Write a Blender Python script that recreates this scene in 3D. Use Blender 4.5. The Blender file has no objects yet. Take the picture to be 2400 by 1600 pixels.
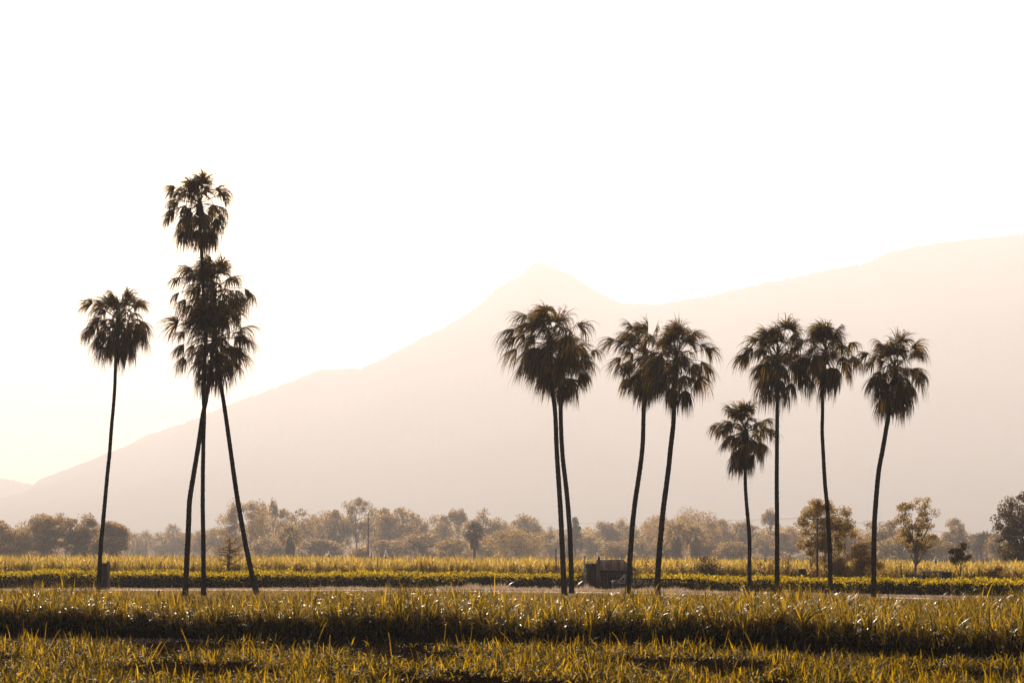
import bpy, math, random
import numpy as np
from mathutils import Vector

# ------------------------------------------------------------------ camera, sky, sun, exposure
SC = bpy.context.scene
COL = SC.collection
K = 0.015 / 70.0            # metres per photo pixel per metre of distance (2400 px wide, 70 mm lens, 36 mm sensor)
EYE, HORIZON = 2.4, 1296.0  # eye height and the photo row of the horizon

def P(px, py, Y):
    """world point seen at photo pixel (px, py) and distance Y"""
    return Vector(((px - 1200.0) * K * Y, Y, EYE + (HORIZON - py) * K * Y))
def X(px, Y): return (px - 1200.0) * K * Y
def Z(py, Y): return EYE + (HORIZON - py) * K * Y

cam_d = bpy.data.cameras.new('camera'); cam = bpy.data.objects.new('camera', cam_d); COL.objects.link(cam)
cam.location = (0, 0, EYE); cam.rotation_euler = (math.radians(90), 0, 0)
cam_d.lens = 70; cam_d.sensor_width = 36; cam_d.shift_y = (HORIZON - 800) / 2400.0
cam_d.clip_start = 0.5; cam_d.clip_end = 40000
cam_d.dof.use_dof = True; cam_d.dof.focus_distance = 112; cam_d.dof.aperture_fstop = 2.8
SC.camera = cam

SUN_EL, SUN_AZ = math.radians(25), math.radians(-10)
world = bpy.data.worlds.new('World'); SC.world = world; world.use_nodes = True
wn = world.node_tree; bg = wn.nodes['Background']
sky = wn.nodes.new('ShaderNodeTexSky'); sky.sky_type = 'NISHITA'; sky.sun_disc = False
sky.sun_elevation = SUN_EL; sky.sun_rotation = SUN_AZ
sky.air_density = 1.0; sky.dust_density = 6.0; sky.ozone_density = 0.5
tint = wn.nodes.new('ShaderNodeMix'); tint.data_type = 'RGBA'; tint.blend_type = 'MULTIPLY'
tint.inputs[0].default_value = 1.0; tint.inputs[7].default_value = (1.0, 0.94, 0.915, 1)
wn.links.new(sky.outputs[0], tint.inputs[6]); wn.links.new(tint.outputs[2], bg.inputs['Color'])
bg.inputs['Strength'].default_value = 0.07

sun_d = bpy.data.lights.new('sun', 'SUN'); sun = bpy.data.objects.new('sun', sun_d); COL.objects.link(sun)
sun_d.energy = 5.0; sun_d.angle = math.radians(0.5); sun_d.color = (1.0, 0.86, 0.70)
sd = Vector((math.sin(SUN_AZ) * math.cos(SUN_EL), math.cos(SUN_AZ) * math.cos(SUN_EL), math.sin(SUN_EL)))
sun.rotation_euler = sd.to_track_quat('Z', 'Y').to_euler(); sun.location = (0, 0, 60)

vs = SC.view_settings; vs.view_transform = 'Standard'; vs.look = 'None'; vs.gamma = 1.0
vs.exposure = 0.9; vs.use_curve_mapping = False
cy = SC.cycles
cy.use_denoising = True; cy.max_bounces = 5; cy.diffuse_bounces = 1; cy.glossy_bounces = 2
cy.transmission_bounces = 2; cy.transparent_max_bounces = 8; cy.volume_bounces = 1
cy.sample_clamp_indirect = 4.0; cy.caustics_reflective = False; cy.caustics_refractive = False

# ------------------------------------------------------------------ helpers
def np_mesh(name, V, F, mat=None, parent=None, smooth=False):
    """one mesh object from arrays of vertices (n,3) and quads (m,4)"""
    V = np.asarray(V, dtype=np.float32).reshape(-1, 3); F = np.asarray(F, dtype=np.int32).reshape(-1, 4)
    me = bpy.data.meshes.new(name)
    me.vertices.add(len(V)); me.vertices.foreach_set('co', V.ravel())
    me.loops.add(F.size); me.loops.foreach_set('vertex_index', F.ravel())
    me.polygons.add(len(F)); me.polygons.foreach_set('loop_start', np.arange(0, F.size, 4, dtype=np.int32))
    if smooth: me.polygons.foreach_set('use_smooth', np.ones(len(F), dtype=bool))
    me.update(calc_edges=True); me.validate()
    o = bpy.data.objects.new(name, me); COL.objects.link(o)
    if mat: me.materials.append(mat)
    if parent: o.parent = parent
    return o

class MB:
    """collects tubes, boxes, strips and leaves; build() links them as ONE mesh object"""
    def __init__(s): s.v = []; s.f = []; s.n = 0
    def add(s, V, F):
        V = np.asarray(V, dtype=np.float64).reshape(-1, 3)
        s.f.append(np.asarray(F, dtype=np.int64).reshape(-1, 4) + s.n); s.v.append(V); s.n += len(V)
    def build(s, name, mat, parent=None, smooth=False):
        return np_mesh(name, np.concatenate(s.v), np.concatenate(s.f), mat, parent, smooth)
    def tube(s, pts, rad, sides=8, caps=True, jag=None):
        pts = np.asarray([tuple(p) for p in pts], dtype=np.float64); n = len(pts)
        rad = np.full(n, rad) if np.isscalar(rad) else np.asarray(rad, dtype=np.float64)
        t = np.gradient(pts, axis=0); t /= np.linalg.norm(t, axis=1)[:, None] + 1e-9
        ref = np.array([0, 1.0, 0]) if abs(t[:, 1]).mean() < 0.8 else np.array([1.0, 0, 0])
        a = np.cross(t, ref); a /= np.linalg.norm(a, axis=1)[:, None] + 1e-9
        b = np.cross(t, a)
        th = np.linspace(0, 2 * np.pi, sides, endpoint=False)
        R = rad[:, None] * (np.ones((n, sides)) if jag is None else jag)
        V = pts[:, None] + R[..., None] * (np.cos(th)[None, :, None] * a[:, None] + np.sin(th)[None, :, None] * b[:, None])
        i, j = np.meshgrid(np.arange(n - 1), np.arange(sides), indexing='ij'); k = (j + 1) % sides
        F = np.stack([i * sides + j, i * sides + k, (i + 1) * sides + k, (i + 1) * sides + j], -1).reshape(-1, 4)
        V = V.reshape(-1, 3)
        if caps:
            m = len(V); V = np.concatenate([V, pts[:1], pts[-1:]])
            q = np.arange(0, sides - 1, 2)
            c0 = np.stack([np.full(len(q), m), (q + 2) % sides, q + 1, q], -1)
            c1 = np.stack([np.full(len(q), m + 1), (n - 1) * sides + q, (n - 1) * sides + q + 1, (n - 1) * sides + (q + 2) % sides], -1)
            F = np.concatenate([F, c0, c1])
        s.add(V, F); return s
    def box(s, c, size, rz=0.0, tilt=0.0):
        x, y, z = [d / 2 for d in size]
        V = np.array([(-x,-y,-z),(x,-y,-z),(x,y,-z),(-x,y,-z),(-x,-y,z),(x,-y,z),(x,y,z),(-x,y,z)], dtype=float)
        ct, st = math.cos(tilt), math.sin(tilt)
        V = V @ np.array([[ct, 0, st], [0, 1, 0], [-st, 0, ct]])
        cz, sz = math.cos(rz), math.sin(rz)
        V = V @ np.array([[cz, sz, 0], [-sz, cz, 0], [0, 0, 1]])
        s.add(V + np.array(tuple(c)), [(0,3,2,1),(4,5,6,7),(0,1,5,4),(1,2,6,5),(2,3,7,6),(3,0,4,7)]); return s
    def beam(s, p, q, w, d=None, up=(0, 0, 1)):
        """a square bar from p to q"""
        p, q = Vector(p), Vector(q); d = d or w; t = (q - p).normalized()
        a = t.cross(Vector(up))
        if a.length < 1e-3: a = t.cross(Vector((0, 1, 0)))
        a.normalize(); b = t.cross(a)
        V = [tuple(o + a * sx * w / 2 + b * sy * d / 2) for o in (p, q) for sx, sy in ((-1,-1),(1,-1),(1,1),(-1,1))]
        s.add(V, [(0,3,2,1),(4,5,6,7),(0,1,5,4),(1,2,6,5),(2,3,7,6),(3,0,4,7)]); return s
    def strips(s, p, d, L, w, S=4, droop=0.2, wind=(0, 0, 0), side=None, base_w=0.6, tip=0.08, rng=None, weep=0.0):
        """N tapering leaf strips: start p, direction d (N,3), length L, width w"""
        p = np.asarray(p, float).copy(); d = np.asarray(d, float).copy(); N = len(p)
        L = np.broadcast_to(L, (N,)); w = np.broadcast_to(w, (N,)); droop = np.broadcast_to(droop, (N,))
        d /= np.linalg.norm(d, axis=1)[:, None] + 1e-9
        if side is None:
            side = rng.normal(size=(N, 3)); side[:, 2] *= 0.3
        wind = np.asarray(wind, float)
        rows = []
        for i in range(S + 1):
            u = i / S
            sd_ = side - (side * d).sum(1)[:, None] * d; sd_ /= np.linalg.norm(sd_, axis=1)[:, None] + 1e-9
            prof = (base_w + (1 - base_w) * min(1, u * 3)) if u < 0.34 else max(tip, 1 - ((u - 0.34) / 0.66) ** 1.6)
            h = (w * prof * 0.5)[:, None] * sd_
            rows.append(np.stack([p - h, p + h], 1))
            d = d + droop[:, None] * np.array([0, 0, -1.0]) * ((0.4 + u) * (1 - weep) + weep * (.15 + 2.6 * u * u)) + wind * (0.3 + u)
            d /= np.linalg.norm(d, axis=1)[:, None] + 1e-9
            p = p + d * (L / S)[:, None]
        V = np.stack(rows, 1).reshape(-1, 3)
        n0 = (np.arange(N) * (S + 1) * 2)[:, None] + (np.arange(S) * 2)[None]
        F = np.stack([n0, n0 + 1, n0 + 3, n0 + 2], -1).reshape(-1, 4)
        s.add(V, F); return s
    def leaves(s, c, size, rng, aspect=0.45, up=0.0):
        """diamond leaves at centres c (N,3)"""
        c = np.asarray(c, float); N = len(c); size = np.broadcast_to(size, (N,))
        a = rng.normal(size=(N, 3)); a[:, 2] -= up; a /= np.linalg.norm(a, axis=1)[:, None]
        b = np.cross(a, rng.normal(size=(N, 3))); b /= np.linalg.norm(b, axis=1)[:, None]
        a = a * (size / 2)[:, None]; b = b * (size * aspect / 2)[:, None]
        V = np.stack([c - a, c + b - 0.15 * a, c + a, c - b - 0.15 * a], 1).reshape(-1, 3)
        s.add(V, np.arange(N * 4).reshape(-1, 4)); return s

def tag(o, label=None, cat=None, group=None, kind=None):
    if label: o['label'] = label
    if cat: o['category'] = cat
    if group: o['group'] = group
    if kind: o['kind'] = kind
    return o
def thing(name, loc, label, cat, group=None):
    o = bpy.data.objects.new(name, None); COL.objects.link(o); o.location = loc
    return tag(o, label, cat, group)
def dup(root, loc, label, group=None, scale=(1, 1, 1), rz=0.0):
    r = root.copy(); COL.objects.link(r); r.location = loc; r.scale = scale; r.rotation_euler = (0, 0, rz)
    r['label'] = label
    if group: r['group'] = group
    for ch in list(root.children):
        c = ch.copy(); COL.objects.link(c); c.parent = r
        for g in list(ch.children):
            e = g.copy(); COL.objects.link(e); e.parent = c
    return r

def wob(x, seed, octs=((0.7, 1.0), (1.9, 0.5), (4.3, 0.25), (9.7, 0.12))):
    """smooth 1-D noise in about -1..1"""
    r = random.Random(seed); y = np.zeros_like(np.asarray(x, float))
    for f, a in octs: y = y + a * np.sin(np.asarray(x, float) * f * r.uniform(.8, 1.2) + r.uniform(0, 6.28))
    return y / 1.5
def noise2(x, y, seed, f):
    r = random.Random(seed); z = np.zeros_like(np.asarray(x, float))
    for _ in range(7):
        a = r.uniform(0, 6.28); k = f * r.uniform(.5, 1.8)
        z = z + np.sin(x * k * math.cos(a) + y * k * math.sin(a) + r.uniform(0, 6.28))
    return z / 3.0

# ------------------------------------------------------------------ materials
def noise_mix(nt, c1, c2, scale, detail=4, rough=0.6, coord='Object', stretch=None, lo=0.35, hi=0.65):
    tc = nt.nodes.new('ShaderNodeTexCoord'); n = nt.nodes.new('ShaderNodeTexNoise')
    n.inputs['Scale'].default_value = scale; n.inputs['Detail'].default_value = detail; n.inputs['Roughness'].default_value = rough
    src = tc.outputs[coord]
    if stretch:
        m = nt.nodes.new('ShaderNodeMapping'); m.inputs['Scale'].default_value = stretch
        nt.links.new(src, m.inputs[0]); src = m.outputs[0]
    nt.links.new(src, n.inputs['Vector'])
    r = nt.nodes.new('ShaderNodeValToRGB'); e = r.color_ramp.elements
    e[0].position, e[1].position = lo, hi; e[0].color = (*c1, 1); e[1].color = (*c2, 1)
    nt.links.new(n.outputs[0], r.inputs[0]); return r.outputs[0], n
def mat_solid(name, c1, c2, scale=3, rough=0.8, bump=0.0, stretch=None, metal=0.0, spec=0.3, coord='Object'):
    m = bpy.data.materials.new(name); m.use_nodes = True; nt = m.node_tree; b = nt.nodes['Principled BSDF']
    c, n = noise_mix(nt, c1, c2, scale, stretch=stretch, coord=coord)
    nt.links.new(c, b.inputs['Base Color']); b.inputs['Roughness'].default_value = rough
    b.inputs['Metallic'].default_value = metal; b.inputs['Specular IOR Level'].default_value = spec
    if bump:
        bp = nt.nodes.new('ShaderNodeBump'); bp.inputs['Strength'].default_value = bump; bp.inputs['Distance'].default_value = 0.05
        nt.links.new(n.outputs[0], bp.inputs['Height']); nt.links.new(bp.outputs[0], b.inputs['Normal'])
    return m
def mat_leaf(name, d1, d2, t1, t2, scale=1.5, rough=0.45, trans=0.5, spec=0.4, power=1.6):
    """leaf: reflecting front plus light that passes through; every leaf has its own tone and thickness"""
    m = bpy.data.materials.new(name); m.use_nodes = True; nt = m.node_tree; b = nt.nodes['Principled BSDF']
    c, n = noise_mix(nt, d1, d2, scale, coord='Object')
    nt.links.new(c, b.inputs['Base Color']); b.inputs['Roughness'].default_value = rough
    b.inputs['Specular IOR Level'].default_value = spec
    g = nt.nodes.new('ShaderNodeNewGeometry'); pw = nt.nodes.new('ShaderNodeMath'); pw.operation = 'POWER'; pw.inputs[1].default_value = power
    nt.links.new(g.outputs['Random Per Island'], pw.inputs[0])
    mixc = nt.nodes.new('ShaderNodeMix'); mixc.data_type = 'RGBA'; mixc.inputs[6].default_value = (*t1, 1); mixc.inputs[7].default_value = (*t2, 1)
    nt.links.new(pw.outputs[0], mixc.inputs[0])
    tr = nt.nodes.new('ShaderNodeBsdfTranslucent'); nt.links.new(mixc.outputs[2], tr.inputs[0])
    mx = nt.nodes.new('ShaderNodeMixShader'); mx.inputs[0].default_value = trans
    nt.links.new(b.outputs[0], mx.inputs[1]); nt.links.new(tr.outputs[0], mx.inputs[2])
    nt.links.new(mx.outputs[0], nt.nodes['Material Output'].inputs[0]); return m

M = {}
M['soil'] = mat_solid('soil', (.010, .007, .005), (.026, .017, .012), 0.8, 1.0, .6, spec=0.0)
M['dirt'] = mat_solid('pale_dirt', (.52, .41, .33), (.68, .56, .46), 0.9, .95, .2, spec=0.1)
M['mountain'] = mat_solid('mountain_forest', (.03, .032, .016), (.06, .055, .03), .02, 1.0, spec=0.0)
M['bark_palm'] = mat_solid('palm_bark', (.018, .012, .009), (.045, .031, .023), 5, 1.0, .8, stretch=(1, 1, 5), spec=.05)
M['bark'] = mat_solid('bark', (.09, .068, .05), (.18, .14, .105), 3, .9, .5, stretch=(1, 1, .3), spec=.15)
M['bark_pale'] = mat_solid('pale_gum_bark', (.26, .21, .17), (.42, .36, .30), 2, .8, .3, stretch=(1, 1, .25), spec=.2)
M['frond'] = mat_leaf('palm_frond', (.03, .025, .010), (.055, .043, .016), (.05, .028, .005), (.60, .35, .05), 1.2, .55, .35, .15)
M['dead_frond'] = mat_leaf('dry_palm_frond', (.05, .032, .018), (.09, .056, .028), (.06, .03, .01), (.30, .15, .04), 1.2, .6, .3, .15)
M['cane'] = mat_leaf('cane_leaf', (.022, .025, .006), (.042, .044, .010), (.028, .022, .001), (1.0, .595, .007), .8, .30, .5, .2, 2.5)
M['shade_stalk'] = mat_leaf('shade_dark_stalk', (.010, .006, .003), (.024, .014, .007), (.005, .003, .001), (.03, .016, .005), .8, 1.0, .2, .0)  # near-black: shade within cane and crop put into the colour; stubble shares it
M['cane_far'] = mat_leaf('tall_cane_leaf', (.06, .05, .016), (.10, .08, .03), (.16, .09, .012), (1.0, .68, .12), .5, .4, .55, .3, .9)
M['grass'] = mat_leaf('grass_blade', (.018, .019, .005), (.036, .035, .009), (.03, .022, .001), (1.0, .595, .007), 1.2, .5, .5, .06, 2.8)
M['dry_grass'] = mat_leaf('dry_grass_blade', (.24, .18, .12), (.40, .31, .22), (.30, .20, .12), (.75, .56, .38), .8, .6, .5, .2, 1)
M['turf'] = mat_leaf('mown_grass_blade', (.10, .08, .03), (.16, .12, .05), (.20, .12, .03), (.60, .40, .10), .5, .6, .45, .2, 1)
M['litter'] = mat_solid('dead_leaf', (.16, .10, .075), (.40, .28, .22), 9, .8, spec=.1)
M['crop'] = mat_leaf('crop_leaf', (.035, .034, .008), (.06, .052, .012), (.06, .042, .001), (1.0, .68, .008), .9, .55, .55, .08, 1.1)
M['tree'] = mat_leaf('tree_leaf', (.07, .046, .018), (.11, .074, .030), (.18, .10, .025), (.95, .58, .15), .4, .5, .5, .12)
M['tree_pale'] = mat_leaf('pale_tree_leaf', (.085, .06, .025), (.12, .085, .04), (.22, .13, .03), (.95, .62, .18), .4, .5, .5, .12)
M['tree_dark'] = mat_leaf('dark_tree_leaf', (.035, .030, .012), (.06, .048, .018), (.06, .036, .01), (.36, .21, .04), .4, .5, .4, .12)
M['plume'] = mat_leaf('cane_plume', (.7, .66, .6), (.8, .76, .7), (.9, .82, .74), (.98, .92, .86), 5, .8, .65, .05)
M['wood_dark'] = mat_solid('weathered_board', (.022, .012, .007), (.065, .038, .023), 3, .85, .5, stretch=(1, 1, .15))
M['wood_wall'] = mat_solid('weatherboard', (.026, .012, .006), (.15, .080, .045), 2.5, .9, .4, stretch=(.25, 1, 4), spec=.1)
M['wood_grey'] = mat_solid('grey_timber', (.09, .058, .036), (.18, .12, .08), 4, .85, .5, stretch=(1, 1, .12))
M['roof_iron'] = mat_solid('rusty_roof_iron', (.055, .027, .015), (.32, .185, .115), 1.6, .6, .2, stretch=(2.4, .35, .35))
M['steel_pale'] = mat_solid('pale_painted_steel', (.30, .26, .23), (.50, .45, .41), 6, .5)
M['steel_dark'] = mat_solid('rusty_steel', (.025, .018, .014), (.075, .048, .034), 6, .6, .2, metal=.2)
M['drum'] = mat_solid('dull_blue_drum', (.03, .036, .05), (.07, .075, .09), 5, .5)
M['wire'] = mat_solid('weathered_wire', (.3, .28, .25), (.4, .37, .33), 1, .8, spec=.1)

# ------------------------------------------------------------------ ground, path, mountain
def quad_grid(xs, ys, zf):
    gx, gy = np.meshgrid(xs, ys, indexing='ij'); gz = zf(gx, gy)
    n, m = gx.shape
    i, j = np.meshgrid(np.arange(n - 1), np.arange(m - 1), indexing='ij')
    a = i * m + j
    return np.stack([gx, gy, gz], -1).reshape(-1, 3), np.stack([a, a + m, a + m + 1, a + 1], -1).reshape(-1, 4)

V, F = quad_grid(np.array([-12000, -60, 60, 12000.]), np.array([-60, 0, 200, 15000.]), lambda x, y: x * 0)
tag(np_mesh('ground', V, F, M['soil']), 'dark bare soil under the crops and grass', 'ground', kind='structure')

PATH_PX = [-500, 0, 600, 1200, 1500, 1800, 2100, 2400, 2900]
PATH_Y = [128, 128.7, 130, 124.5, 119, 112, 106, 99, 88]
def path_y(px): return np.interp(px, PATH_PX, PATH_Y)
pxs = np.arange(-500, 2901, 10.0)
near = path_y(pxs) - 2.2 + .45 * wob(pxs / 30, 3); far = path_y(pxs) + 2.2 + .5 * wob(pxs / 26, 4)
pv = []
for u in np.linspace(0, 1, 5):
    Yr = near * (1 - u) + far * u; pv.append(np.stack([X(pxs, Yr), Yr, np.full_like(Yr, .008)], -1))
pv = np.stack(pv, 1); n, m = pv.shape[:2]
i, j = np.meshgrid(np.arange(n - 1), np.arange(m - 1), indexing='ij'); a = i * m + j
tag(np_mesh('dirt_path', pv, np.stack([a, a + m, a + m + 1, a + 1], -1), M['dirt']), 'pale sunlit dirt track between the palms and the crop', 'path', kind='structure')

RIDGE = [(-900,1215),(-500,1175),(-200,1135),(-60,1128),(0,1122),(30,1124),(60,1131),(90,1138),(108,1141),(130,1133),(170,1105),(220,1080),(260,1058),
(300,1042),(340,1022),(380,1008),(420,995),(470,975),(500,962),(540,945),(600,925),(650,905),(700,886),(740,868),(780,865),(850,862),(900,838),(950,812),
(1000,785),(1050,762),(1100,730),(1130,708),(1160,680),(1185,662),(1205,653),(1225,640),(1240,625),(1250,616),(1265,614),(1290,620),(1310,630),(1340,645),
(1380,672),(1420,692),(1460,709),(1500,710),(1550,712),(1600,703),(1680,690),(1760,668),(1850,652),(1950,630),(2030,615),(2080,592),(2150,575),(2230,564),
(2300,558),(2350,552),(2400,548),(2700,546),(3100,552),(3600,580)]
MY = 9000.0
rx = np.array([X(p, MY) for p, _ in RIDGE]); rzv = np.array([Z(q, MY) for _, q in RIDGE])
mx_ = np.arange(rx[0], rx[-1], 8.0); my_ = np.concatenate([np.linspace(5000, 8850, 26), np.linspace(8940, 9060, 5), np.linspace(9180, 12200, 14)])
rr = np.random.default_rng(5)
bump1 = rr.normal(size=(len(mx_), len(my_))) * 3.2
def mz(gx, gy):
    base = np.interp(gx, rx, rzv); t = np.where(gy < MY, (gy - 5000) / (MY - 5000), 1 - (gy - MY) / 3200.0)
    t = np.clip(t, 0, 1) ** 1.35
    spur = 1 + .07 * noise2(gx, gy, 8, .004) * (1 - t) * t * 4
    return base * t * spur + (bump1 + 2 * noise2(gx, gy, 9, .033)) * np.clip(t * 2, 0, 1) - 2
V, F = quad_grid(mx_, my_, mz)
tag(np_mesh('mountain', V, F, M['mountain'], smooth=False), 'hazy forested mountain with a pointed peak and long ridges', 'mountain', kind='structure')

# ------------------------------------------------------------------ foreground: young cane, grass, litter
rng = np.random.default_rng(11)
def edge_y(px): return np.interp(px, [-600, 0, 600, 1200, 1800, 2400, 3000], [58, 56, 54, 52, 48.5, 43.5, 38])
def field(n, y0f, y1f, pxr=(-420, 2820), power=1.0):
    px = rng.uniform(*pxr, n); u = rng.random(n) ** power
    Y = y0f(px) * (1 - u) + y1f(px) * u
    return px, Y, X(px, Y)

def cane_leaves(x, y, h, per, L, w, S, droop, lean=.35, wind=(0, 0, 0)):
    """leaves of cane plants standing at x, y with height h"""
    n = len(x); x = np.repeat(x, per); y = np.repeat(y, per); h = np.repeat(h, per); N = len(x)
    z0 = h * rng.uniform(.22, .70, N)
    az = rng.uniform(0, 2 * np.pi, N); ln = np.abs(rng.normal(0, lean, N)) + .12
    d = np.stack([np.cos(az) * ln, np.sin(az) * ln, np.ones(N)], -1)
    p = np.stack([x + rng.normal(0, .05, N), y + rng.normal(0, .05, N), z0], -1)
    side = np.stack([-np.sin(az), np.cos(az), np.zeros(N)], -1) + rng.normal(0, .35, (N, 3))
    mb = MB(); mb.strips(p, d, h * rng.uniform(.45, .8, N) * L, w * rng.uniform(.7, 1.25, N), S, droop * rng.uniform(.3, 1.7, N), wind, side, .7, .08)
    return mb
px, Y, x = field(9500, edge_y, lambda p: np.full_like(p, 67.0), power=1.15)
Y = Y + .5 * wob(px / 60, 21)
h = .88 + .13 * wob(px / 110, 22) + rng.normal(0, .10, len(px))
h = np.where(rng.random(len(px)) < .03, h * 1.22, h)
gap = (noise2(x, Y * .5, 31, .5) < -.95)
h = np.where(gap, h * .55, h)
cf = cane_leaves(X(px, Y), Y, h, 25, 1.0, .023, 5, .30, .50)
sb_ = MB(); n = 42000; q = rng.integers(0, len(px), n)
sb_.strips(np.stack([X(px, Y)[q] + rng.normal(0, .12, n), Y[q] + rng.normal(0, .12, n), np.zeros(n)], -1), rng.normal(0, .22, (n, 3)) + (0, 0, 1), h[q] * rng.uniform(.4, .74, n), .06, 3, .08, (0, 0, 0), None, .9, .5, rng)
tag(sb_.build('cane_shade_stalks', M['shade_stalk']), 'stalks and old leaves at the foot of the young cane, shade put into their dark colour', 'sugar cane', kind='stuff')  # added opaque strips: they block low sun and their dark tone supplies shade
tag(cf.build('young_cane', M['cane']), 'dense strip of young sugar cane leaves in front of the palms', 'sugar cane', kind='stuff')

# grass in the very front
n = 22000
px = rng.uniform(-420, 2820, n); Y = 31 + (edge_y(px) - 1.0 - 31) * rng.random(n)
x = X(px, Y); dens = .55 * noise2(x, Y, 41, .55) + .5 * noise2(x, Y, 42, 1.6) + .45 * noise2(x, Y, 43, 3.6)
edge_d = edge_y(px) - Y
keep = (dens > .22 - .38 * rng.random(n)) & ((edge_d > 2.2) | (rng.random(n) < .10))
x, Y, dens = x[keep], Y[keep], dens[keep]
per = 4; x = np.repeat(x, per); Y = np.repeat(Y, per); dens = np.repeat(dens, per); N = len(x)
az = rng.uniform(0, 6.283, N); ln = np.abs(rng.normal(0, .55, N)) + .1
d = np.stack([np.cos(az) * ln, np.sin(az) * ln, np.ones(N)], -1)
p = np.stack([x + rng.normal(0, .05, N), Y + rng.normal(0, .05, N), np.zeros(N)], -1)
side = np.stack([-np.sin(az), np.cos(az), np.zeros(N)], -1) + rng.normal(0, .4, (N, 3))
gb = MB(); gb.strips(p, d, (.24 + .10 * np.clip(dens, -.5, 1.5)) * rng.uniform(.5, 1.5, N), .025 * rng.uniform(.6, 1.4, N), 4, .6 * rng.uniform(.05, 1.8, N), (0, 0, 0), side, .8, .08)
q = rng.integers(0, N, 900)
gb.strips(p[q], rng.normal(0, .3, (900, 3)) * (1, 1, 0) + (0, 0, 1), rng.uniform(.35, .75, 900), .012, 5, .12, (0, 0, 0), None, .9, .6, rng)
tag(gb.build('grass', M['grass']), 'tufts of golden grass in the foreground with dark soil between', 'grass', kind='stuff')
n = 17000; px = rng.uniform(-420, 2820, n); Y = edge_y(px) - rng.normal(1.4, 1.6, n); keep = noise2(X(px, Y), Y, 51, .6) > -.2; px, Y = px[keep], Y[keep]
lb = MB(); lb.leaves(np.stack([X(px, Y), Y, rng.uniform(.01, .05, len(px))], -1), rng.uniform(.05, .13, len(px)), rng, .5)
tag(lb.build('leaf_litter', M['litter']), 'dry brown leaf litter along the foot of the young cane', 'leaf litter', kind='stuff')

# mown strip between the palms and the path, and the dry verge behind the path
n = 60000; px = rng.uniform(-350, 2750, n); u = rng.random(n)
Y = 84 + (path_y(px) - 2.0 - 84) * u ** .7; x = X(px, Y)
az = rng.uniform(0, 6.283, n); ln = np.abs(rng.normal(0, .6, n)) + .1
d = np.stack([np.cos(az) * ln, np.sin(az) * ln, np.ones(n)], -1)
tb = MB(); tb.strips(np.stack([x, Y, np.zeros(n)], -1), d, rng.uniform(.06, .16, n), .05, 2, .2, (0, 0, 0), None, .8, .1, rng)
tag(tb.build('mown_grass', M['turf']), 'short brownish grass strip between the palms and the dirt track', 'grass', kind='stuff')
CROP_PX = [-500, 0, 600, 1200, 1600, 2000, 2400, 2900]
def crop_y(px): return np.interp(px, CROP_PX, [135, 136.5, 137, 135.5, 127, 117, 109, 100])
def crop_h(px): return np.interp(px, [-500, 0, 1200, 1800, 2400, 2900], [1.2, 1.2, 1.05, .92, .9, .9])
n = 42000; px = rng.uniform(-350, 2750, n); Y = path_y(px) + 1.9 + (crop_y(px) - path_y(px) - 1.4) * rng.random(n) ** .8
bump = lambda a, b: np.exp(-((px - a) / b) ** 2)
hh = .07 + .05 * np.clip(wob(px / 45, 61), 0, 1) + (1 + .5 * wob(px / 9, 62)) * (.24 * bump(1130, 95) + .16 * bump(1560, 110) + .12 * bump(1300, 60) + .10 * bump(820, 120) + .22 * bump(1370, 25))
az = rng.uniform(0, 6.283, n); ln = np.abs(rng.normal(0, .7, n))
d = np.stack([np.cos(az) * ln, np.sin(az) * ln, np.ones(n)], -1)
vb = MB(); vb.strips(np.stack([X(px, Y), Y, np.zeros(n)], -1), d, hh * rng.uniform(.3, 1.5, n), .022, 3, .3, (0, 0, 0), None, .8, .1, rng)
tag(vb.build('dry_grass', M['dry_grass']), 'dry straw coloured grass along the far edge of the dirt track', 'grass', kind='stuff')

# stubble and weeds that cover the open soil in front
n = 80000; px = rng.uniform(-420, 2820, n); Y = 31 + (edge_y(px) + .5 - 31) * rng.random(n)
st_ = MB(); st_.strips(np.stack([X(px, Y), Y, np.zeros(n)], -1), rng.normal(0, .8, (n, 3)) * (1, 1, .2) + (0, 0, .8), rng.uniform(.03, .2, n), .018, 2, .4, (0, 0, 0), None, .9, .3, rng)
tag(st_.build('stubble', M['shade_stalk']), 'dark dead stubble over the soil between the grass tufts', 'stubble', kind='stuff')
# grass at the feet of the palms
# leafy crop behind the path
n = 3000; px = rng.uniform(-380, 2780, n); dep = rng.random(n) ** 1.2 * 9.5
Y = crop_y(px) + .4 + dep + .8 * wob(px / 33, 71)
free = ~((px > 1340) & (px < 1496) & (Y < 138.5)) & ~((px > 1440) & (px < 1612) & (Y < 131.2))
px, Y, n = px[free], Y[free], int(free.sum())
ch = crop_h(px) * (1 + .10 * wob(px / 22, 72) + rng.normal(0, .08, n))
per = 150; c = np.stack([X(px, Y), Y, ch], -1); c = np.repeat(c, per, 0); N = len(c)
rel = rng.normal(size=(N, 3)); rel /= np.linalg.norm(rel, axis=1)[:, None]; rel *= rng.random(N)[:, None] ** .45
hN = c[:, 2].copy()
cc = np.stack([c[:, 0] + rel[:, 0] * .5, c[:, 1] + rel[:, 1] * .5, hN * (.53 + .47 * rel[:, 2])], -1)
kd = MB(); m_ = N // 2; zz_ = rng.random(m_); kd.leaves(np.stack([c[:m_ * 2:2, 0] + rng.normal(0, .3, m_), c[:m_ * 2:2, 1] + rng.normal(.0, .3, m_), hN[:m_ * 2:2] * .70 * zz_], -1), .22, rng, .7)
tag(kd.build('crop_shade_core', M['shade_stalk']), 'dark core of lower leaves added under the bushy crop, shade put into their colour', 'crop', kind='stuff')  # dark leaf core added so the lower crop front looks shaded
kb = MB(); kb.leaves(cc, rng.uniform(.085, .165, N), rng, .6, .9)
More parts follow.
